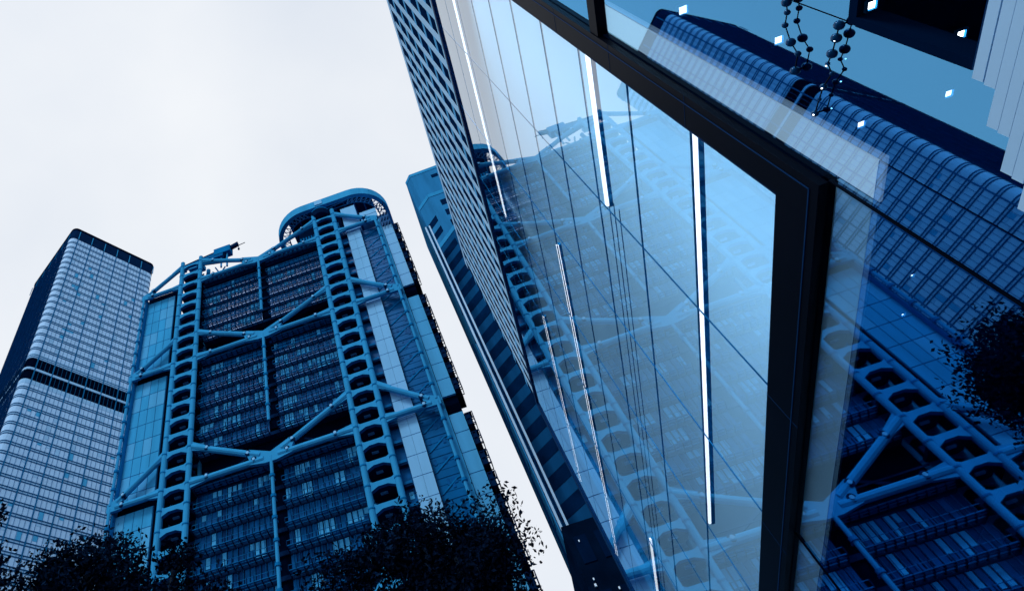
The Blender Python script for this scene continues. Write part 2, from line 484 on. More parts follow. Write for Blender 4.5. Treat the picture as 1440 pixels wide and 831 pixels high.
for i in range(4):
    zone(CH[i] - 0.9, CH[i + 1] + TT + 0.3, False)
    # open double storey behind each truss
    m = MB()
    H = CH[i + 1]
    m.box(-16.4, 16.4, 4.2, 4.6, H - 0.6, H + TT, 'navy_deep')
    m.box(-16.4, 16.4, 0.9, 4.2, H - 0.9, H - 0.5, 'navy')
    for q in range(14):
        x = -15.4 + q * 2.3
        m.box(x, x + 1.3, 1.6, 2.4, H - 1.15, H - 0.95, 'steel_blue')
    m.obox((-14, 3.7, H + 0.5), (8, 0, 3.6), (0, 0.3, 0), (0, 0, 0.5), 'navy')
    m.obox((14, 3.7, H + 0.5), (-8, 0, 3.6), (0, 0.3, 0), (0, 0, 0.5), 'navy')
    m.build('truss_recess', hq)
    # hangers
    for x in (0, -TIP, TIP):
        h_ = MB()
        zt, zl = CH[i], CH[i + 1] + (TT + 0.2 if x == 0 else 0.6)
        h_.tube((x, -0.05, zl), (x, -0.05, zt), 0.34, 0.34, 'steel_pale', 10)
        z = zt - FL
        while z > zl:
            h_.tube((x, -0.05, z - 0.25), (x, -0.05, z + 0.25), 0.52, 0.52, 'steel_blue', 10)
            h_.box(x - 0.08, x + 0.08, 0.2, 1.6, z - 0.15, z + 0.15, 'steel_blue')
            z -= FL
        h_.build('hanger', hq)
    # left outer bay: large matt panels
    m = MB()
    top, bot = CH[i] - 1.0, CH[i + 1] + 0.9
    z = top
    m.box(-33.3, -24.0, 2.0, 2.3, bot - 2, top + 2.5, 'navy_deep')
    while z > bot + 0.3:
        z2 = max(z - FL, bot)
        for q in range(4):
            xa = -33.0 + q * 1.98
            m.box(xa + 0.06, xa + 1.92, 1.5, 1.7, z2 + 0.07, z - 0.07, random.choice(('panel_mid', 'panel_mid', 'panel_mid_light')))
        z = z2
    m.box(-33.1, -25.0, 1.64, 1.95, bot, top, 'shade_rail')
    m.box(-33.4, -33.0, 0.4, 8, bot - 2, top + 1, 'steel_blue')
    m.build('cladding', hq)
    # right outer bay
    m = MB()
    m.box(23.2, 25.1, 1.9, 2.1, bot - 2, top + 2, 'glaze_mid')
    z = top
    while z > bot - 1:
        m.box(23.3, 25.0, 0.9, 1.85, z - 0.5, z - 0.1, 'navy')
        m.box(23.4, 24.9, 0.8, 0.88, z - 0.1, z + 0.4, 'shade_rail')
        if random.random() < 0.25:
            m.box(23.8, 24.6, 1.82, 1.88, z - 2.4, z - 1.1, 'blind')
        z -= FL
    m.build('side_glazing', hq)
    m = MB()
    z = CH[i] - 0.2
    m.box(25.2, 28.8, 1.32, 1.6, bot - 1, CH[i], 'tower_rail')
    while z > CH[i + 1]:
        z2 = max(z - FL, CH[i + 1] - 0.1)
        m.box(25.15, 26.98, 1.1, 1.3, z2 + 0.06, z - 0.06, 'panel_pale')
        m.box(27.02, 28.85, 1.1, 1.3, z2 + 0.06, z - 0.06, 'panel_pale')
        z = z2
    m.build('pale_cladding', hq)
    m = MB()
    m.box(28.9, 33.2, 2.4, 2.6, bot - 1.5, CH[i] - 0.3, 'stair_glass')
    z = top
    while z > bot - 1:
        m.box(28.9, 33.2, 2.3, 2.39, z - 0.09, z + 0.03, 'shade_rail')
        m.box(28.9, 33.2, 2.34, 2.39, z - 1.4, z - 1.36, 'shade_rail')
        m.box(28.9, 33.2, 2.34, 2.39, z - 2.7, z - 2.66, 'shade_rail')
        m.obox((29.6, 2.25, z - 2.9), (2.9, 0, 1.9), (0, 0.1, 0), (0, 0, 0.3), 'steel_blue')
        m.obox((32.4, 2.25, z - 1.0), (0.8, 0, 0.2), (0, 0.1, 0), (0, 0, 0.2), 'steel_blue')
        m.obox((28.95, 2.25, z - 3.1), (0.75, 0, 0.2), (0, 0.1, 0), (0, 0, 0.2), 'steel_blue')
        for q in range(3):
            xx = random.uniform(29.2, 32.6)
            m.box(xx, xx + 0.5, 2.3, 2.38, z - random.uniform(0.6, 3.4), z - 0.5, 'glaze_mid')
        z -= FL
    m.build('stair_glazing', hq)
    # service column with stacked modules on the corner
    m = MB()
    m.box(33.9, 34.6, 1.3, 1.7, bot - 2, CH[i] + 1, 'panel_mid')
    z = CH[i] - 2.4
    m.box(34.6, 37.4, 2.2, 8.0, CH[i + 1] - 2.4, CH[i], 'navy_deep')
    while z > CH[i + 1] + 4.2:
        z2 = z - FL
        m.box(34.7, 37.35, 1.6, 2.15, z2 + 0.07, z - 0.07, 'panel_mid_light' if i > 0 else 'panel_pale')
        m.box(37.2, 37.34, 2.3, 9.0, z2 + 0.07, z - 0.07, 'steel_blue')
        z = z2
    m.build('corner_cladding', hq)
    z = CH[i] - 2.6
    while z > CH[i + 1] + 3.6:
        m = MB()
        xa, xb, ya, yb, za, zb_ = 37.5, 39.0, 1.2, 3.6, z - 3.2, z - 0.7
        t_ = 0.13
        for x in (xa, (xa + xb) / 2, xb - t_):
            for y in (ya, yb - t_):
                m.box(x, x + t_, y, y + t_, za, zb_, 'navy')
        for zz in (za, (za + zb_) / 2, zb_ - t_):
            for y in (ya, yb - t_):
                m.box(xa, xb, y - 0.01, y + t_ + 0.01, zz, zz + t_, 'navy')
            for x in (xa, xb - t_):
                m.box(x - 0.01, x + t_ + 0.01, ya, yb, zz, zz + t_, 'navy')
        m.box(xa + 0.1, xa + 0.75, ya + 0.2, yb - 0.2, za + 0.15, zb_ - 0.15, 'navy')
        m.box(36.9, 38.6, 3.0, 6.5, z - 3.9, z - 0.6, 'navy_deep')
        m.box(37.36, xb - 0.2, ya + 0.3, yb - 0.3, zb_, zb_ + 0.12, 'navy_deep')
        m.build('service_module', hq)
        z -= FL
m = MB()
m.box(-33.2, 36.8, 9.0, 40, 0, CH[0] - 2, 'navy')
m.build('core', hq)

# roof: hoop, plant rooms, louvre banks
m = MB()
zt = 153.6 + EYE
def rrect(x0, x1, y0, y1, r, n=10):
    pts = []
    for cx, cy, a0 in ((x0 + r, y0 + r, 180), (x1 - r, y0 + r, 270), (x1 - r, y1 - r, 0), (x0 + r, y1 - r, 90)):
        for i in range(n + 1):
            a = R(a0 + 90 * i / n)
            pts.append((cx + r * math.cos(a), cy + r * math.sin(a)))
    return pts
po = rrect(4.2, 38.4, -0.5, 32, 10)
pi_ = rrect(5.4, 37.2, 0.7, 30.8, 9)
k = len(po)
v = [(x, y, zt) for x, y in po] + [(x, y, zt + 3.0) for x, y in po] + [(x, y, zt + 3.0) for x, y in pi_] + [(x, y, zt) for x, y in pi_]
f = []
for i in range(k):
    j = (i + 1) % k
    for a in range(4):
        b = (a + 1) % 4
        f.append((a * k + i, a * k + j, b * k + j, b * k + i))
m.add(v, f, 'panel_mid')
m.build('roof_hoop', hq)
m = MB()
for i in range(0, k, 1):
    j = (i + 1) % k
    x, y = pi_[i]; x2, y2 = pi_[j]
    cx, cy = 21.5, 13
    d = Vector((cx - x, cy - y, 0)).normalized()
    a = Vector((x, y, zt + 0.2)); b = a + d * 1.9; c = Vector((x2, y2, zt + 0.2)) + Vector((cx - x2, cy - y2, 0)).normalized() * 1.9
    m.tube(a, b, 0.13, 0.13, 'panel_pale', 6); m.tube(b, c, 0.15, 0.15, 'steel_pale', 6)
    m.tube(b, (x2, y2, zt + 0.2), 0.1, 0.1, 'panel_pale', 6)
    m.tube(b + Vector((0, 0, 1.6)), c + Vector((0, 0, 1.6)), 0.12, 0.12, 'steel_blue', 6)
    m.tube(b, b + Vector((0, 0, 1.8)), 0.1, 0.1, 'steel_blue', 6)
m.build('hoop_lattice', hq)
m = MB()
m.box(9.0, 34.6, 1.6, 28, zt + 1.9, zt + 2.4, 'navy')
for q in range(9):
    m.box(9.4 + q * 2.8, 9.8 + q * 2.8, 1.8, 27, zt + 1.4, zt + 1.88, 'shade_rail')
m.box(11.0, 24, 5.0, 14, CH[0] + 0.6, zt + 1.0, 'navy')
for q in range(7):
    m.box(8.2 + q * 1.2, 8.9 + q * 1.2, 3.4, 4.2, CH[0] - 0.2, CH[0] + 4.0, 'shade_rail')
    m.box(11.5 + q * 0.8, 11.9 + q * 0.8, 4.2, 4.9, CH[0] + 4.5, CH[0] + 8, 'steel_blue')
m.build('plant_room', hq)
m = MB()
m.box(25.0, 29.2, 1.0, 6, CH[0] - 0.4, 150.4 + EYE, 'panel_pale')
m.box(29.9, 34.6, 1.4, 6.5, 142.5 + EYE, 146.3 + EYE, 'panel_pale')
m.box(29.9, 34.6, 1.36, 1.4, 144.3 + EYE, 144.4 + EYE, 'tower_rail')
m.box(34.6, 37.4, 2.0, 6.5, 138.0 + EYE, 143.0 + EYE, 'stair_glass')
m.build('roof_penthouse', hq)
m = MB(); m.box(18.3, 20.6, -0.75, -0.52, zt + 0.6, zt + 2.4, 'panel_pale'); m.build('roof_sign', hq)
m = MB()
for row in range(5):
    for q in range(3):
        x = 34.9 + q * 0.85; z = 136.5 + EYE + row * 2.3
        m.obox((x, 0.9, z), (0.55, 0, 1.5), (0, 0.3, 0), (0.14, 0, 0), 'navy')
        m.obox((x + 0.25, 0.9, z), (0.3, 0, 1.2), (0, 0.3, 0), (0.1, 0, 0), 'navy')
m.build('louvre_bank', hq)
m = MB()
m.tube((19.2, 1.0, 149.2 + EYE), (19.2, 1.0, 150.6 + EYE), 2.4, 3.0, 'navy', 20)
m.tube((19.2, 1.0, 150.6 + EYE), (19.2, 1.0, 151.2 + EYE), 3.0, 2.8, 'steel_blue', 20)
m.build('roof_drum', hq)
m = MB()
for sg in (-1, 1):          # open steel on top of the masts and above the top chord
    m.tube((sg * 16.9, 0.4, 146.5 + EYE), (sg * 5, 0.4, CH[0] + 3.2), 0.35, 0.35, 'steel_blue')
    m.tube((sg * 23, 4, 147 + EYE), (sg * 18, 4, 141 + EYE), 0.25, 0.25, 'steel_blue')
    m.tube((sg * 18, 4, 147 + EYE), (sg * 23, 4, 141 + EYE), 0.25, 0.25, 'steel_blue')
for q in range(6):
    m.tube((-16.5 + q * 1.5, 3.5, CH[0]), (-16.5 + q * 1.5, 3.5, CH[0] + 7 - q * 0.9), 0.18, 0.18, 'steel_blue')
m.box(-16.6, -10, 3.3, 3.7, CH[0] + 3.0, CH[0] + 3.4, 'steel_pale')
m.tube((-14, 3, CH[0] + 7), (-11, 3, CH[0]), 0.2, 0.2, 'steel_blue'); m.tube((-11, 3, CH[0] + 6), (-14.5, 3, CH[0]), 0.2, 0.2, 'steel_blue')
m.box(-16.4, 16.4, 1.2, 9, CH[0] - 1.3, CH[0] + 0.55, 'navy')
for q in range(26):
    m.box(-16 + q * 1.24, -15.5 + q * 1.24, 1.0, 1.15, CH[0] - 0.9, CH[0] + 0.3, 'steel_blue')
m.build('roof_steelwork', hq)

# maintenance crane standing on the left mast
cr = thing('roof_crane', 'long-armed maintenance crane parked on the roof above the left ladder mast', 'crane', HQ + Matrix.Rotation(AL, 3, 'Z') @ Vector((-17, 2, 147.6 + EYE)), AL)
m = MB(); m.obox((-6.3, -0.5, 1.4), (14.4, 0, 2.0), (0, 1.0, 0), (0, 0, 1.3), 'shade_rail'); m.obox((-6.3, -0.6, 2.75), (14.4, 0, 2.0), (0, 1.2, 0), (0, 0, 0.25), 'navy'); m.obox((-7.0, -0.7, 1.0), (1.4, 0, 0), (0, 1.4, 0), (-0.4, 0, 1.6), 'steel_blue')
m.build('jib', cr)
m = MB(); m.box(-4.6, -0.2, -0.8, 1.6, 0.0, 1.5, 'panel_mid'); m.box(-4.3, -0.6, -0.84, -0.8, 0.4, 1.1, 'panel_mid_light'); m.build('counterweight', cr, bevel=0.05)
m = MB(); m.box(3.2, 8.2, -1.0, 1.4, 2.4, 5.0, 'steel_blue'); m.box(2.2, 6.0, -0.9, 1.3, 1.2, 2.5, 'shade_rail'); m.box(4.6, 7.4, -0.84, -0.8, 3.4, 4.3, 'panel_mid_light'); m.obox((7.4, -0.5, 3.6), (3.0, 0, 0.9), (0, 1, 0), (0, 0, 1.2), 'navy'); m.build('cabin', cr, bevel=0.06)
m = MB(); m.tube((4.4, 0.3, 2.0), (6.6, 0.3, 2.0), 0.9, 0.9, 'navy', 14); m.tube((5.2, 0, -3), (5.2, 0, 2.2), 0.28, 0.28, 'steel_pale'); m.tube((7.0, 0, -3.4), (7.0, 0, 2.6), 0.28, 0.28, 'steel_pale'); m.build('slewing_post', cr)
m = MB(); m.tube((9.6, 0, 4.2), (12.6, 0, 4.6), 0.14, 0.1, 'navy'); m.tube((10.6, 0, 4.3), (10.6, 0, 2.6), 0.08, 0.08, 'navy'); m.box(10.35, 10.85, -0.2, 0.2, 2.3, 2.9, 'navy'); m.build('hook', cr)

# ------------------------------------------------------------------ glazed corner tower behind it
q0 = Vector((-115.4, 149.4, 0)); A_CK = R(50.1)
ck = thing('glazed_tower', 'square glass office tower with rounded corners and two black plant bands', 'tower', q0, A_CK)
TOP = 250 + EYE; SZ = 40.9; RC = 2.2
def outline(o):
    """ring of the square plan pushed out by o, with chamfered round corners; local x along the bright face, y along the dim one"""
    return rrect(-o, SZ + o, -o, SZ + o, RC + o, 4)
def ring(m, o0, o1, z0, z1, mt):
    a, b = outline(o0), outline(o1)
    k = len(a)
    v = [(x, y, z0) for x, y in a] + [(x, y, z0) for x, y in b] + [(x, y, z1) for x, y in b] + [(x, y, z1) for x, y in a]
    f = []
    for i in range(k):
        j = (i + 1) % k
        for p in range(4):
            r_ = (p + 1) % 4
            f.append((p * k + i, p * k + j, r_ * k + j, r_ * k + i))
    m.add(v, f, mt)
panes, rails = MB(), MB()
FLC = 3.5
pb = [(x, y) for x, y in outline(0)]
bands = [(163.2 + EYE, 167.4 + EYE), (168.3 + EYE, 172.6 + EYE)]
z = 243 + EYE
floors = []
while z > 6:
    floors.append(z); z -= FLC
dark = MB(); ledge = MB()
for z in floors:
    zlo = z - FLC
    in_band = any(a - 2 < (z + zlo) / 2 < b + 1.6 for a, b in bands)
    if in_band:
        continue
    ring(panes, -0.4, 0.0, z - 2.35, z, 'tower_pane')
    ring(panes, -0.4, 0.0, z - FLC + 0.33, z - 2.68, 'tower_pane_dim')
    ring(rails, -0.4, 0.07, z - 2.68, z - 2.35, 'tower_rail')
    ring(rails, -0.4, 0.07, z - FLC, z - FLC + 0.33, 'tower_rail')
for z in floors:
    for i in range(24):
        if random.random() < 0.13 and not any(a - 4 < z - 1.7 < b + 4 for a, b in bands):
            x = 3.3 + i * 1.55
            dz = random.choice((0.8, 1.6, 2.33))
            panes.box(x + 0.08, x + 1.42, -0.03, 0.02, z - dz, z - 0.02, random.choice(('tower_pane_dim', 'tower_pane_dim', 'blind')))
panes.build('facade_pane', ck); rails.build('floor_rail', ck)
for a, b in bands:
    ring(dark, -0.8, -0.3, a, b, 'navy_deep')
ring(dark, -0.6, 0.15, 167.4 + EYE, 168.3 + EYE, 'tower_pane_dim')
ring(dark, -0.6, 0.05, 161.5 + EYE, 163.2 + EYE, 'tower_pane_dim')
ring(dark, -0.6, 0.05, 172.6 + EYE, 174.6 + EYE, 'tower_pane_dim')
dark.build('plant_band', ck)
m = MB(); ring(m, -1.0, 0.05, 243 + EYE, TOP, 'navy'); ring(m, -1.2, 0.25, TOP - 0.7, TOP + 0.2, 'navy_deep')
for i in range(7):
    for yy in (-0.12,):
        m.box(3.2 + i * 6.2 - 0.16, 3.2 + i * 6.2 + 0.16, yy - 0.14, yy + 0.1, 243.4 + EYE, 248.5 + EYE, 'steel_pale')
    m.box(-0.26, -0.02, 3.2 + i * 6.2 - 0.16, 3.2 + i * 6.2 + 0.16, 243.4 + EYE, 248.5 + EYE, 'steel_blue')
m.build('parapet', ck)
m = MB()
for i in range(7):
    x = 3.2 + i * 6.2
    if x > SZ - 3: break
    for a, b in ((x - 0.2, x + 0.2),):
        m.box(a, b, -0.18, -0.02, 0, 243 + EYE, 'tower_mullion')
        m.box(-0.45, -0.02, a, b, 0, 243 + EYE, 'tower_fin')
    for q in (1.55, 3.1, 4.65):
        if x + q > SZ - 3.3: continue
        m.box(x + q - 0.04, x + q + 0.04, -0.1, -0.02, 0, 243 + EYE, 'tower_mullion')
        m.box(-0.3, -0.02, x + q - 0.06, x + q + 0.06, 0, 243 + EYE, 'tower_fin')
m.build('mullion', ck)
m = MB(); m.box(1.8, SZ - 1.8, 1.8, SZ - 1.8, 0, TOP - 1.5, 'navy'); m.build('core', ck)

# ------------------------------------------------------------------ pale piered tower rising behind the glass hall
NP = 9.58; HP = 78 + EYE; U0, U1 = 6.0, 73.0
pt = thing('piered_tower', 'pale tower of close vertical piers and dark window slots above the glass wall', 'tower', un((U0 + U1) / 2, NP), RZ_UN)
hl = (U1 - U0) / 2
piers, spand, wind = MB(), MB(), MB()
SP = 2.4
i = 0
x = -hl
while x <= hl:
    piers.box(x - 0.42, x + 0.42, -0.1, 0.03, 0, HP, 'pier_pale'); x += SP
z = HP - 1.0
spand.box(-hl, hl, -0.5, 0.1, HP - 1.2, HP + 0.25, 'pier_pale')
wind.box(-hl, hl, -1.0, -0.03, 0, HP - 0.6, 'window_navy')
z = HP - 1.2
while z > 3:
    spand.box(-hl, hl, -0.2, 0.0, z - 3.95, z - 3.1, 'spandrel_blue')
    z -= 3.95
piers.build('pier', pt); spand.build('spandrel', pt); wind.build('window_strip', pt)
m = MB(); m.box(-hl + 0.2, hl - 0.2, -26, -1.0, 0, HP - 0.3, 'stone_dark'); m.build('body', pt)

# ------------------------------------------------------------------ stone tower with a chamfered corner
K = 1.35
st = thing('stone_tower', 'blue stone tower with stepped chamfered corner and black window bands', 'tower', un(95, 8), RZ_UN)
def PL(u, n): return (u - 95, -(n - 8))
def tier(m, pts, z0, z1, mt):
    n_ = len(pts)
    v = [(*p, z0) for p in pts] + [(*p, z1) for p in pts]
    f = [(i, (i + 1) % n_, n_ + (i + 1) % n_, n_ + i) for i in range(n_)] + [tuple(range(n_)), tuple(range(n_, 2 * n_))]
    m.add(v, f, mt)
HT = 108 * K + EYE
top_t = [PL(101.1, 8.4), PL(99.1, 9.95), PL(99.1, 32), PL(125, 32), PL(125, 8.4)]
mid_t = [PL(92.3, 8.0), PL(89.6, 10.9), PL(89.6, 32), PL(99, 32), PL(99, 8.0)]
low_t = [PL(91.0, 7.3), PL(86.4, 12.4), PL(86.4, 32), PL(92, 32), PL(92, 7.3)]
H2, H3 = 90 * K + EYE, 77 * K + EYE
m = MB(); tier(m, top_t, 0, HT, 'stone_blue'); tier(m, mid_t, 0, H2, 'stone_blue'); tier(m, low_t, 0, H3, 'stone_dark'); m.build('wall', st)
m = MB()
def band_windows(a, b, z_top, z_bot, step, h, t0=0.1, t1=0.9, proud=0.03):
    a, b = Vector((*a, 0)), Vector((*b, 0))
    d = b - a
    nrm = Vector((-d.y, d.x, 0)).normalized()
    z = z_top
    while z - h > z_bot:
        o = a + d * t0 + nrm * proud
        m = MB(); m.obox((o.x, o.y, z - h), d * (t1 - t0), -nrm * 0.08, (0, 0, h), 'window_navy'); m.build('window_band', st)
        z -= step
band_windows(low_t[0], low_t[1], H3 - 2.6, 8, 3.9, 2.0, 0.14, 0.88)
band_windows(mid_t[0], mid_t[1], H2 - 7.5, H3, 3.9, 2.0, 0.12, 0.9)
band_windows((mid_t[1][0], mid_t[1][1] - 2.0), (mid_t[1][0], mid_t[1][1] - 7.0), H2 - 3.2, H3, 3.9, 2.0, 0.0, 1.0)
band_windows((low_t[1][0], low_t[1][1] - 1.5), (low_t[1][0], low_t[1][1] - 9.0), H3 - 3.2, 8, 3.9, 2.0, 0.0, 1.0)
band_windows(top_t[0], top_t[1], H2 - 1, H2 - 9, 3.9, 2.0, 0.1, 0.9)

m = MB()
for pts, z in ((top_t, HT), (mid_t, H2), (low_t, H3)):
    for a, b in ((pts[0], pts[1]), (pts[1], pts[2])):
        a, b = Vector((*a, 0)), Vector((*b, 0)); d = (b - a); nrm = Vector((-d.y, d.x, 0)).normalized(); m = MB()
        m.obox((a.x - nrm.x * 0.1, a.y - nrm.y * 0.1, z - 0.9), d, nrm * 0.35, (0, 0, 1.2), 'steel_pale'); m.build('coping', st)
m = MB()
for q in range(2):
    m.box(top_t[1][0] - 0.06, top_t[1][0] + 0.05, top_t[1][1] - 7 - q * 2.4, top_t[1][1] - 5.2 - q * 2.4, HT - 4.6, HT - 3.2, 'window_navy')
m.build('roof_vent', st)
# slim rails standing off the street corner
def az(px_x, px_y, dist):
    d = Vector((px_x - CX, -(px_y - CY), -F_PX))
    w = Vector((rc.dot(d), hc.dot(d), zc.dot(d)))
    h = math.hypot(w.x, w.y)
    return w * (dist / h)
inv = Matrix.Rotation(-RZ_UN, 3, 'Z')
for px, py, w_, mt in ((698, 560, 0.22, 'window_navy'), (703.5, 560, 0.16, 'stone_blue'), (707, 560, 0.3, 'rail_white'), (711.5, 560, 0.18, 'window_navy'), (715.5, 560, 0.28, 'rail_white')):
    p = az(px, py, 86.0)
    ztop = {698: az(666, 484, 86.0).z, 703.5: az(667, 486, 86.0).z}.get(px, az(597, 322, 86.0).z) + EYE
    l_ = inv @ (Vector((p.x, p.y, 0)) - un(95, 8))
    m = MB(); m.box(l_.x - 0.3, l_.x + 0.3, l_.y - w_ / 2, l_.y + w_ / 2, 0, ztop, mt)
    z = 6.0
    while z < ztop:
        m.box(l_.x + 0.3, l_.x + 5.0, l_.y - 0.05, l_.y + 0.05, z, z + 0.1, 'stone_dark'); z += 8
    m.build('corner_rail', st)

# ------------------------------------------------------------------ low black block between them
lb = thing('low_block', 'low black stone block with faint lit windows at the far end of the glass wall', 'building', un(34, 5), RZ_UN)
m = MB(); hb = 16.2 + EYE
m.prism([(-1.0, 2.3, 0), (9, 2.6, 0), (9, -6, 0), (-1.0, -6, 0)], (0, 0, hb), 'stone_black')
m.build('wall', lb)
for zz in range(4):
    for q in range(5):
        m = MB(); m.box(-1.04, -0.95, 2.0 - q, 1.4 - q, hb - 1.8 - zz * 2.4, hb - 0.6 - zz * 2.4, 'room_dark'); m.build('window', lb)
m = MB()
for q in range(34):
    y = random.uniform(-3, 2.1); z = random.uniform(hb - 10, hb - 0.6)
    m.box(-1.09, -1.02, y, y + random.uniform(0.04, 0.1), z, z + random.uniform(0.05, 0.14), 'lamp_small')
m.build('lit_window', lb)

# ------------------------------------------------------------------ the glass hall
UB = 12.0
gh = thing('glass_hall', 'glass fronted hall with a thick black frame mirroring the towers opposite', 'building', un(UB, WALL), RZ_UN)
class WB(MB):
    """boxes given in wall terms: u along, n through the wall, z above the camera"""
    def wb(self, u0, u1, n0, n1, z0, z1, m):
        self.box(u0 - UB, u1 - UB, -(n0 - WALL), -(n1 - WALL), z0 + EYE, z1 + EYE, m)
    def wp(self, u, n, z): return Vector((u - UB, -(n - WALL), z + EYE))
ZB, ZT = 3.80, 15.36
UE0, UE1 = 3.96, 22.2
# frame
w = WB()
w.wb(3.54, UE0 - 0.075, WALL - 0.03, WALL + 0.04, 3.345, 15.9, 'frame_black')
w.wb(UE0 - 0.075, UE0, WALL + 0.012, WALL + 0.46, 3.75, 15.8, 'frame_navy')
w.wb(3.62, 3.632, WALL - 0.036, WALL - 0.028, 3.42, 15.9, 'frame_navy')
for q in range(9):
    w.wb(3.54, UE0 - 0.075, WALL - 0.0325, WALL - 0.029, 4.9 + q * 1.145 * 1.2, 4.906 + q * 1.145 * 1.2, 'frame_navy')
w.build('frame_post', gh, bevel=0.008)
w = WB()
w.wb(UE0 - 0.075, UE1 + 0.3, WALL - 0.03, WALL + 0.04, 3.345, ZB - 0.06, 'frame_black')
w.wb(3.62, UE1 + 0.3, WALL - 0.036, WALL - 0.028, 3.42, 3.432, 'frame_navy')
for q in range(7):
    w.wb(6.43 + q * 2.43, 6.437 + q * 2.43, WALL - 0.0325, WALL - 0.029, 3.345, ZB - 0.06, 'frame_navy')
w.wb(UE0, UE1, WALL + 0.012, WALL + 0.46, ZB - 0.06, ZB, 'frame_navy')
w.build('frame_beam', gh, bevel=0.008)
w = WB(); w.wb(UE0, UE1 + 0.3, WALL - 0.02, WALL + 0.5, ZT, ZT + 0.14, 'frame_navy'); w.build('coping', gh)
w = WB(); w.wb(UE1, UE1 + 0.3, WALL - 0.02, WALL + 0.5, ZB, ZT, 'frame_navy'); w.build('frame_end', gh)
w = WB(); w.wb(-6, 3.535, WALL - 0.02, WALL + 0.3, 6.5, 6.68, 'frame_black'); w.build('transom', gh)
# panes of the bright field
us = [UE0] + [6.43 + 2.43 * i for i in range(7)]
us = [x for x in us if x < UE1 - 0.5] + [UE1]
zs = [ZB, 4.93] + [6.07 + 1.145 * i for i in range(8)] + [ZT]
gk = WB()
for i in range(len(us) - 1):
    for j in range(len(zs) - 1):
        w = WB()
        a, b, c, d = us[i] + 0.006, us[i + 1] - 0.006, zs[j] + 0.006, zs[j + 1] - 0.006
        w.box(-(b - a) / 2, (b - a) / 2, -0.012, 0.0, -(d - c) / 2, (d - c) / 2, 'glass_bright')
        o = w.build('glass_pane', gh)
        o.location = w.wp((a + b) / 2, WALL, (c + d) / 2) + Vector((0, -0.03, 0))
        o.rotation_euler = (random.gauss(0, 0.0005), 0, random.gauss(0, 0.0005))
for x in us[1:-1]:
    gk.wb(x - 0.005, x + 0.005, WALL + 0.03, WALL + 0.045, ZB, ZT, 'gasket')
for z in zs[1:-1]:
    gk.wb(UE0, UE1, WALL + 0.028, WALL + 0.047, z - 0.006, z + 0.006, 'gasket')
gk.build('gasket', gh)
w = WB()
for zz in (6.9, 7.05, 7.2):
    w.wb(6.45, UE1, WALL + 0.16, WALL + 0.17, zz, zz + 0.012, 'gasket')
w.build('cable', gh)
# pale lining behind the bright field
w = WB()
LD = 0.85
w.wb(UE0, UE1, WALL + LD, WALL + LD + 0.05, ZB, 17.9, 'backing')
w.wb(UE0, UE1, WALL + 0.46, WALL + LD, ZB - 0.06, ZB, 'backing')
w.wb(UE0 - 0.045, UE0, WALL + 0.47, WALL + LD, ZB - 0.06, 17.9, 'backing')
w.wb(UE1, UE1 + 0.05, WALL + 0.47, WALL + LD, ZB - 0.06, 17.9, 'gasket')
w.wb(UE0, UE1, WALL + 0.42, WALL + LD, 17.9, 17.96, 'backing')
w.wb(UE0, UE1, WALL + 0.42, WALL + 0.46, 15.52, 17.88, 'backing')  # hidden upper closing wall, added to keep the fill light in
w.build('lining', gh)
# added unseen fill lights that brighten the lining, from the top and near post
def fill_light(u, n, z, sx, sy, d, watts, spread):
    ld = bpy.data.lights.new('lining_fill', 'AREA'); ld.shape = 'RECTANGLE'; ld.size = sx; ld.size_y = sy
    ld.energy = watts; ld.spread = R(spread); ld.color = (0.93, 0.97, 1.0)
    o = bpy.data.objects.new('lining_fill', ld); COL.objects.link(o); o.parent = gh
    o.location = w.wp(u, n, z); o.rotation_euler = Vector(d).to_track_quat('-Z', 'X').to_euler()
fill_light((UE0 + UE1) / 2, WALL + 0.65, 17.8, UE1 - UE0 - 0.4, 0.35, (0, -0.02, -1), 210, 16)
fill_light(UE0 + 0.06, WALL + 0.55, (ZB + ZT) / 2, ZT - ZB - 0.4, 0.5, (1, -0.03, 0), 230, 26)
# panes of the dark field
w = WB()
def pane(u0, u1, z0, z1):
    w = WB(); w.wb(u0 + 0.005, u1 - 0.005, WALL + 0.04, WALL + 0.052, z0 + 0.005, z1 - 0.005, 'glass_deep'); w.build('glass_pane', gh)
for a, b in ((-6, -1.3), (-1.3, 3.53)):
    pane(a, b, 6.68, 15.8)
def bpane(u0, u1, z0, z1):
    w = WB(); w.wb(u0, u1, WALL + 0.04, WALL + 0.052, z0, z1, 'glass_border'); w.build('border_pane', gh)
pane(-6, -1.3, -1.2, 6.5); pane(2.30, 3.13, -1.2, 6.5); pane(-1.3, 2.30, 3.30, 6.5); pane(-1.3, 2.30, -1.2, 2.52)
pane(3.13, 3.52, -1.2, 3.0); bpane(3.135, 3.515, 3.0, 6.49)
for a, b in ((3.52, 8.4), (8.4, 13.3), (13.3, 18.2), (18.2, 22.5)):
    pane(a, b, -1.2, 3.0); bpane(a + 0.005, b - 0.005, 3.0, 3.335)
w = WB()
w.wb(3.514, 3.526, WALL + 0.03, WALL + 0.07, -1.2, 3.34, 'frame_black')
for x in (-1.3, 8.4, 13.3, 18.2):
    w.wb(x - 0.006, x + 0.006, WALL + 0.03, WALL + 0.07, -1.2, 3.34, 'frame_black')
w.wb(-6, 22.5, WALL - 0.02, WALL + 0.3, -1.6, -1.2, 'frame_black')
w.build('joint', gh)
# pale border strip behind the dark panes, along the frame
w = WB()
w.wb(3.135, 3.50, WALL + 0.09, WALL + 0.11, 3.0, 6.49, 'border_glow')
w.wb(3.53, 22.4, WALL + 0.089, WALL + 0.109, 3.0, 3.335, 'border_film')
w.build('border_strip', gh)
w = WB(); w.wb(-6, 3.53, WALL + 0.3, WALL + 0.34, 6.7, 15.8, 'backing'); w.build('lining', gh)
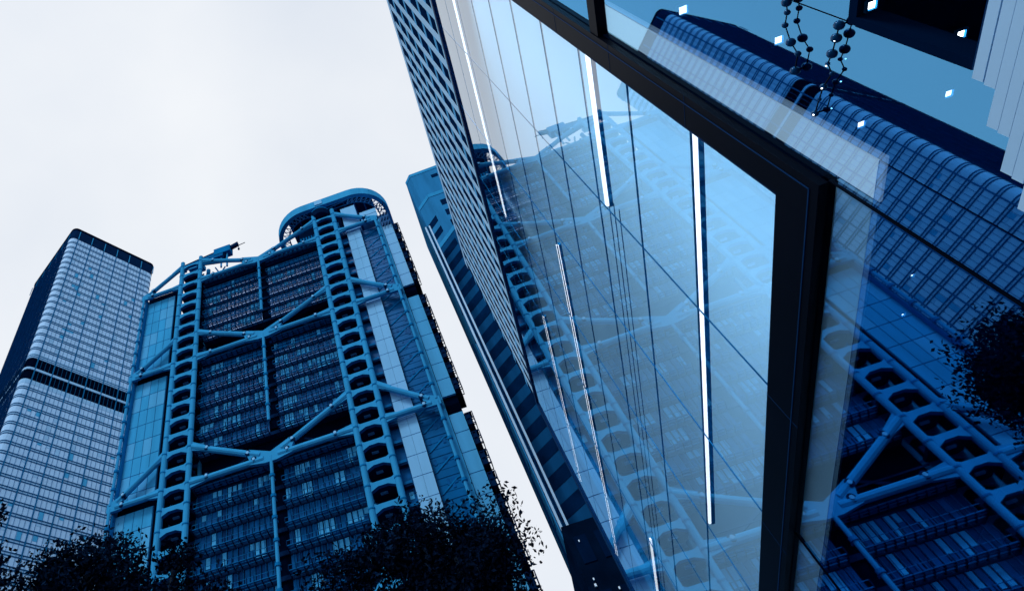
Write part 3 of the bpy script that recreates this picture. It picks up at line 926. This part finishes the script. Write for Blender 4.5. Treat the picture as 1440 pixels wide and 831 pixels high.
# dark hatch and stepped pale slats
w = WB()
# an open hatch: no glass, deep dark frame
for u0, u1, z0, z1 in ((-1.3, 2.30, 2.505, 2.56), (-1.3, 2.30, 3.25, 3.305), (2.245, 2.305, 2.56, 3.25), (-1.3, -1.24, 2.56, 3.25)):
    w.wb(u0, u1, WALL + 0.025, WALL + (0.05 if z0 > 3 else 0.16), z0, z1, 'frame_navy' if z1 < 2.6 else 'room_dark')
w.wb(-1.24, 2.245, WALL + 0.12, WALL + 0.15, 2.60, 2.615, 'frame_navy')
w.build('hatch', gh)
w = WB()
for z, e in ((2.46, 2.31), (2.40, 2.32), (2.345, 2.53), (2.29, 2.54), (2.235, 2.74), (2.18, 2.75), (2.12, 2.9), (2.06, 2.9)):
    w.wb(0.2, e, WALL - 0.02, WALL + 0.03, z, z + 0.053, 'slat_pale')
w.build('slat_screen', gh)
# dark room
w = WB()
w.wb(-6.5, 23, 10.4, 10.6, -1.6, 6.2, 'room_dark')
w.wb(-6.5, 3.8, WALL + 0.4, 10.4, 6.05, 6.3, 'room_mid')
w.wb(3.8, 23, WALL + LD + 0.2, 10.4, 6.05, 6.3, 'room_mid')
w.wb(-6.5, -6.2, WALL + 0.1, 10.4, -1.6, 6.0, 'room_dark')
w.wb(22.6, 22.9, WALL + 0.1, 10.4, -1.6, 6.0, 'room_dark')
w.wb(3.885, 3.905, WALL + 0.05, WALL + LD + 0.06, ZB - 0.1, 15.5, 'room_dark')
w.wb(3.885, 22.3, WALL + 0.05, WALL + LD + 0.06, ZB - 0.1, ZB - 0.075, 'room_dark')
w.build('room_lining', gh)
w = WB(); w.wb(-6, 22.4, WALL + 1.1, 10.4, 6.4, 15.2, 'stone_dark'); w.build('body', gh)
def ceil(px_x, px_y, h):
    d = Vector((px_x - CX, -(px_y - CY), -F_PX))
    v = Vector((rc.dot(d), hc.dot(d), zc.dot(d)))
    v = v * (h / v.z)
    return v.dot(U), v.dot(N), h
def onwall(px_x, px_y, n):
    d = Vector((px_x - CX, -(px_y - CY), -F_PX))
    v = Vector((rc.dot(d), hc.dot(d), zc.dot(d)))
    v = v * (n / v.dot(N))
    return v.dot(U), n, v.z
# square ceiling spots in the dark room
spot_px = [(959, 14, 'lit square downlight beside the black post, top left corner of the mirrored tower'), (1093, 56, 'lit square downlight near the strings of glass globes'),
           (1224, 7, 'lit square downlight in the upper left of the dark hatch'), (1349, 48, 'lit square downlight in the middle of the dark hatch'),
           (1332, 131, 'lit square downlight just under the lower edge of the dark hatch'), (1209, 174, 'lit square downlight on the mirrored tower above the pale border strip'), (1287, 330, 'small lit downlight highest of three near the right edge'),
           (1281, 386, 'small lit downlight middle of three near the right edge'), (1268, 441, 'small lit downlight lowest of three near the right edge')]
proto = None
for px, py, lab in spot_px:
    u_, n_, h_ = ceil(px, py, 5.98)
    if proto is None:
        proto = thing('ceiling_spot', lab, 'downlight', un(u_, n_, h_ + EYE), RZ_UN, 'square spots in the hall ceiling')
        m = MB(); m.box(-0.07, 0.07, -0.07, 0.07, 0.0, 0.06, 'frame_navy')
        for a_ in (-1, 1):
            m.box(a_ * 0.058 - 0.01, a_ * 0.058 + 0.01, -0.068, 0.068, -0.03, 0.0, 'steel_pale'); m.box(-0.048, 0.048, a_ * 0.058 - 0.01, a_ * 0.058 + 0.01, -0.03, 0.0, 'steel_pale')
        m.build('housing', proto)
        m = MB(); m.box(-0.045, 0.045, -0.045, 0.045, -0.006, 0.0, 'lamp_spot'); m.build('lens', proto)
        o = proto
    else:
        o = copy_tree(proto); o.location = un(u_, n_, h_ + EYE)
    o['label'] = lab
    if px > 1260 and py > 300 or px == 963:
        o.scale = (0.6, 0.6, 1)

# strings of round glass globes under the ceiling
for sidx, (lab, pts) in enumerate((('string of dark glass globes at the top edge of the mirrored tower', [(1104, -20), (1106, 4), (1107, 18), (1104, 36), (1112, 60), (1122, 76), (1118, 100)]),
                                   ('longer string of dark sparkling globes beside the dark hatch', [(1180, 36), (1176, 54), (1170, 76), (1164, 90), (1170, 104), (1158, 122), (1152, 140), (1146, 160)]))):
    NG = WALL + 0.0
    p0 = onwall(*pts[0], NG)
    t = thing('globe_string', lab, 'light string', un(p0[0], p0[1], p0[2] + EYE), RZ_UN, 'strings of glass globes')
    rel = []
    for px, py in pts:
        c = onwall(px, py, NG); rel.append(Vector((c[0] - p0[0], 0, c[2] - p0[2])))
    m = MB()
    for a, b in zip(rel, rel[1:]):
        m.tube(a, b, 0.004, 0.004, 'frame_black', 6)
    m.tube(rel[0], rel[0] + Vector((0, -0.04, 0)), 0.006, 0.006, 'frame_black', 6); m.tube(rel[-1], rel[-1] + Vector((0, -0.04, 0)), 0.006, 0.006, 'frame_black', 6)
    m.build('cord', t)
    for i, p in enumerate(rel):
        m = MB(); m.ball(p, random.choice((0.014, 0.022, 0.03, 0.02)), 'globe_dark', 16)
        gb = m.build('globe', t, smooth=True)
        if sidx == 1:
            for q in range(1 if i % 2 else 0):
                m = MB(); m.ball(p + Vector((random.uniform(-.01, .01), 0.022, -0.014)), 0.0045, 'lamp_spot', 8); m.build('bulb', gb)

# linear lamps in the joints of the bright field
lamps = [(4.0, 6.47, 7.09, 0.06, 'broad white strip lamp ending at the triple cables in the bright glass'),
         (4.0, 11.3, 4.955, 0.04, 'long white strip lamp nearest the black corner frame'),
         (8.92, 23.0, 9.66, 0.06, 'longest white strip lamp running down to the foot of the bright glass'),
         (13.9, 22.0, 11.98, 0.055, 'thin white strip lamp close to the stone tower'),
         (4.2, 11.5, 13.5, 0.055, 'thin white strip lamp along the top edge beside the piered tower'),
         (16.2, 22.0, 7.15, 0.05, 'short white strip lamp at the very bottom of the photo')]
for u0, u1, z, hh, lab in lamps:
    t = thing('strip_lamp', lab, 'lamp', un((u0 + u1) / 2, WALL + 0.1, z + EYE), RZ_UN, 'white strip lamps behind the bright glass')
    l2 = (min(u1, UE1 - 0.1) - u0) / 2
    m = MB(); m.box(-l2, l2, -0.005, 0.03, -hh / 2, hh / 2, 'lamp_tube'); m.build('diffuser', t)
    m = MB(); m.box(-l2 - 0.02, l2 + 0.02, -0.06, -0.007, -hh / 2 - 0.008, hh / 2 + 0.008, 'gasket'); m.build('housing', t)

# ------------------------------------------------------------------ trees
def make_tree(name, label, loc, h, rad, seed, leaves=15000, crown=0.62):
    rnd = random.Random(seed)
    t = thing(name, label, 'tree', loc, rnd.uniform(0, 6.28), 'broadleaf trees along the street')
    tr = MB(); tips = []
    zc0 = h * (1 - crown)
    tr.tube((0, 0, -0.1), (0.1, 0.05, zc0 * 0.6), 0.2, 0.16, 'bark', 12)
    tr.tube((0.1, 0.05, zc0 * 0.6), (0.15, -0.05, zc0 * 1.15), 0.16, 0.13, 'bark', 12)
    fork = Vector((0.15, -0.05, zc0 * 1.1))
    for i in range(15):
        a = i * 2.4 + rnd.uniform(-.3, .3)
        rr = rad * rnd.uniform(0.45, 0.95)
        zz = zc0 + (h - zc0) * rnd.uniform(0.15, 0.92)
        lim = math.sqrt(max(0.05, 1 - ((zz - zc0) / (h - zc0) - 0.35) ** 2 / 0.45))
        e = Vector((math.cos(a) * rr * lim, math.sin(a) * rr * lim, zz))
        if i == 0: e = Vector((0.1, 0.1, h - 0.25))
        if i == 1: e = Vector((-rad * 0.4, 0.1, h - 0.7))
        if i == 2: e = Vector((rad * 0.4, 0.2, h - 0.9))
        mid = fork.lerp(e, 0.5) + Vector((rnd.uniform(-.2, .2), rnd.uniform(-.2, .2), 0.3))
        tr.tube(fork, mid, 0.08, 0.05, 'bark', 7); tr.tube(mid, e, 0.05, 0.02, 'bark', 6)
        tips.append(e)
        for q in range(5):
            s_ = mid.lerp(e, rnd.uniform(0.1, 1.0))
            b = s_ + Vector((rnd.uniform(-1, 1), rnd.uniform(-1, 1), rnd.uniform(-0.3, 1.0))) * rad * 0.32
            tr.tube(s_, b, 0.025, 0.008, 'bark', 5); tips.append(b)
            for q2 in range(2):
                b2 = b + Vector((rnd.uniform(-1, 1), rnd.uniform(-1, 1), rnd.uniform(-0.4, 0.8))) * rad * 0.2
                tr.tube(b, b2, 0.015, 0.006, 'bark', 4); tips.append(b2)
    tr.build('trunk', t, smooth=True)
    V, Fc, mi = [], [], []
    per = leaves // len(tips)
    for e in tips:
        sz = rnd.uniform(0.12, 0.24)
        light = rnd.random() < 0.25
        for k in range(per):
            d = Vector((rnd.gauss(0, 1), rnd.gauss(0, 1), rnd.gauss(0, 0.75)))
            if d.length > 1.7: d *= 1.7 / d.length * rnd.uniform(0.5, 1)
            d *= sz
            c = e + d
            ln = rnd.uniform(0.018, 0.042); wd = ln * 0.5
            x = Vector((rnd.gauss(0, 1), rnd.gauss(0, 1), rnd.gauss(-.3, .7))).normalized()
            y = x.cross(Vector((rnd.gauss(0, 1), rnd.gauss(0, 1), rnd.gauss(0, 1)))).normalized()
            b = len(V)
            V += [c - x * ln, c + y * wd - x * ln * 0.1, c + x * ln, c - y * wd - x * ln * 0.1]
            Fc.append((b, b + 1, b + 2, b + 3)); mi.append(1 if light else 0)
    me = bpy.data.meshes.new('crown')
    me.from_pydata([tuple(p) for p in V], [], Fc)
    me.materials.append(MATS['leaf']); me.materials.append(MATS['leaf_light'])
    me.polygons.foreach_set('material_index', mi)
    me.update()
    o = bpy.data.objects.new('crown', me); COL.objects.link(o); o.parent = t
    return t
make_tree('broadleaf_tree', 'tallest dark leafy tree in front of the right ladder mast', (0.22, 8.76, 0.1), 6.55, 1.15, 3, 60000)
make_tree('broadleaf_tree', 'dark leafy tree against the sky gap right of the framed tower', (0.66, 8.42, 0.1), 5.4, 0.85, 5, 46000)
make_tree('broadleaf_tree', 'dark leafy tree below the middle bay of the framed tower', (-0.62, 8.42, 0.1), 6.0, 1.0, 8, 50000)
make_tree('broadleaf_tree', 'dark leafy tree at the left edge below the glazed tower', (-5.05, 7.0, 0.1), 6.5, 1.25, 11, 60000)
make_tree('broadleaf_tree', 'dark leafy tree between the glazed tower and the left panelled bay', (-4.05, 7.64, 0.1), 6.75, 1.15, 13, 56000)
make_tree('broadleaf_tree', 'narrow dark tree in front of the left ladder mast', (-2.92, 7.97, 0.1), 6.3, 0.9, 17, 44000)
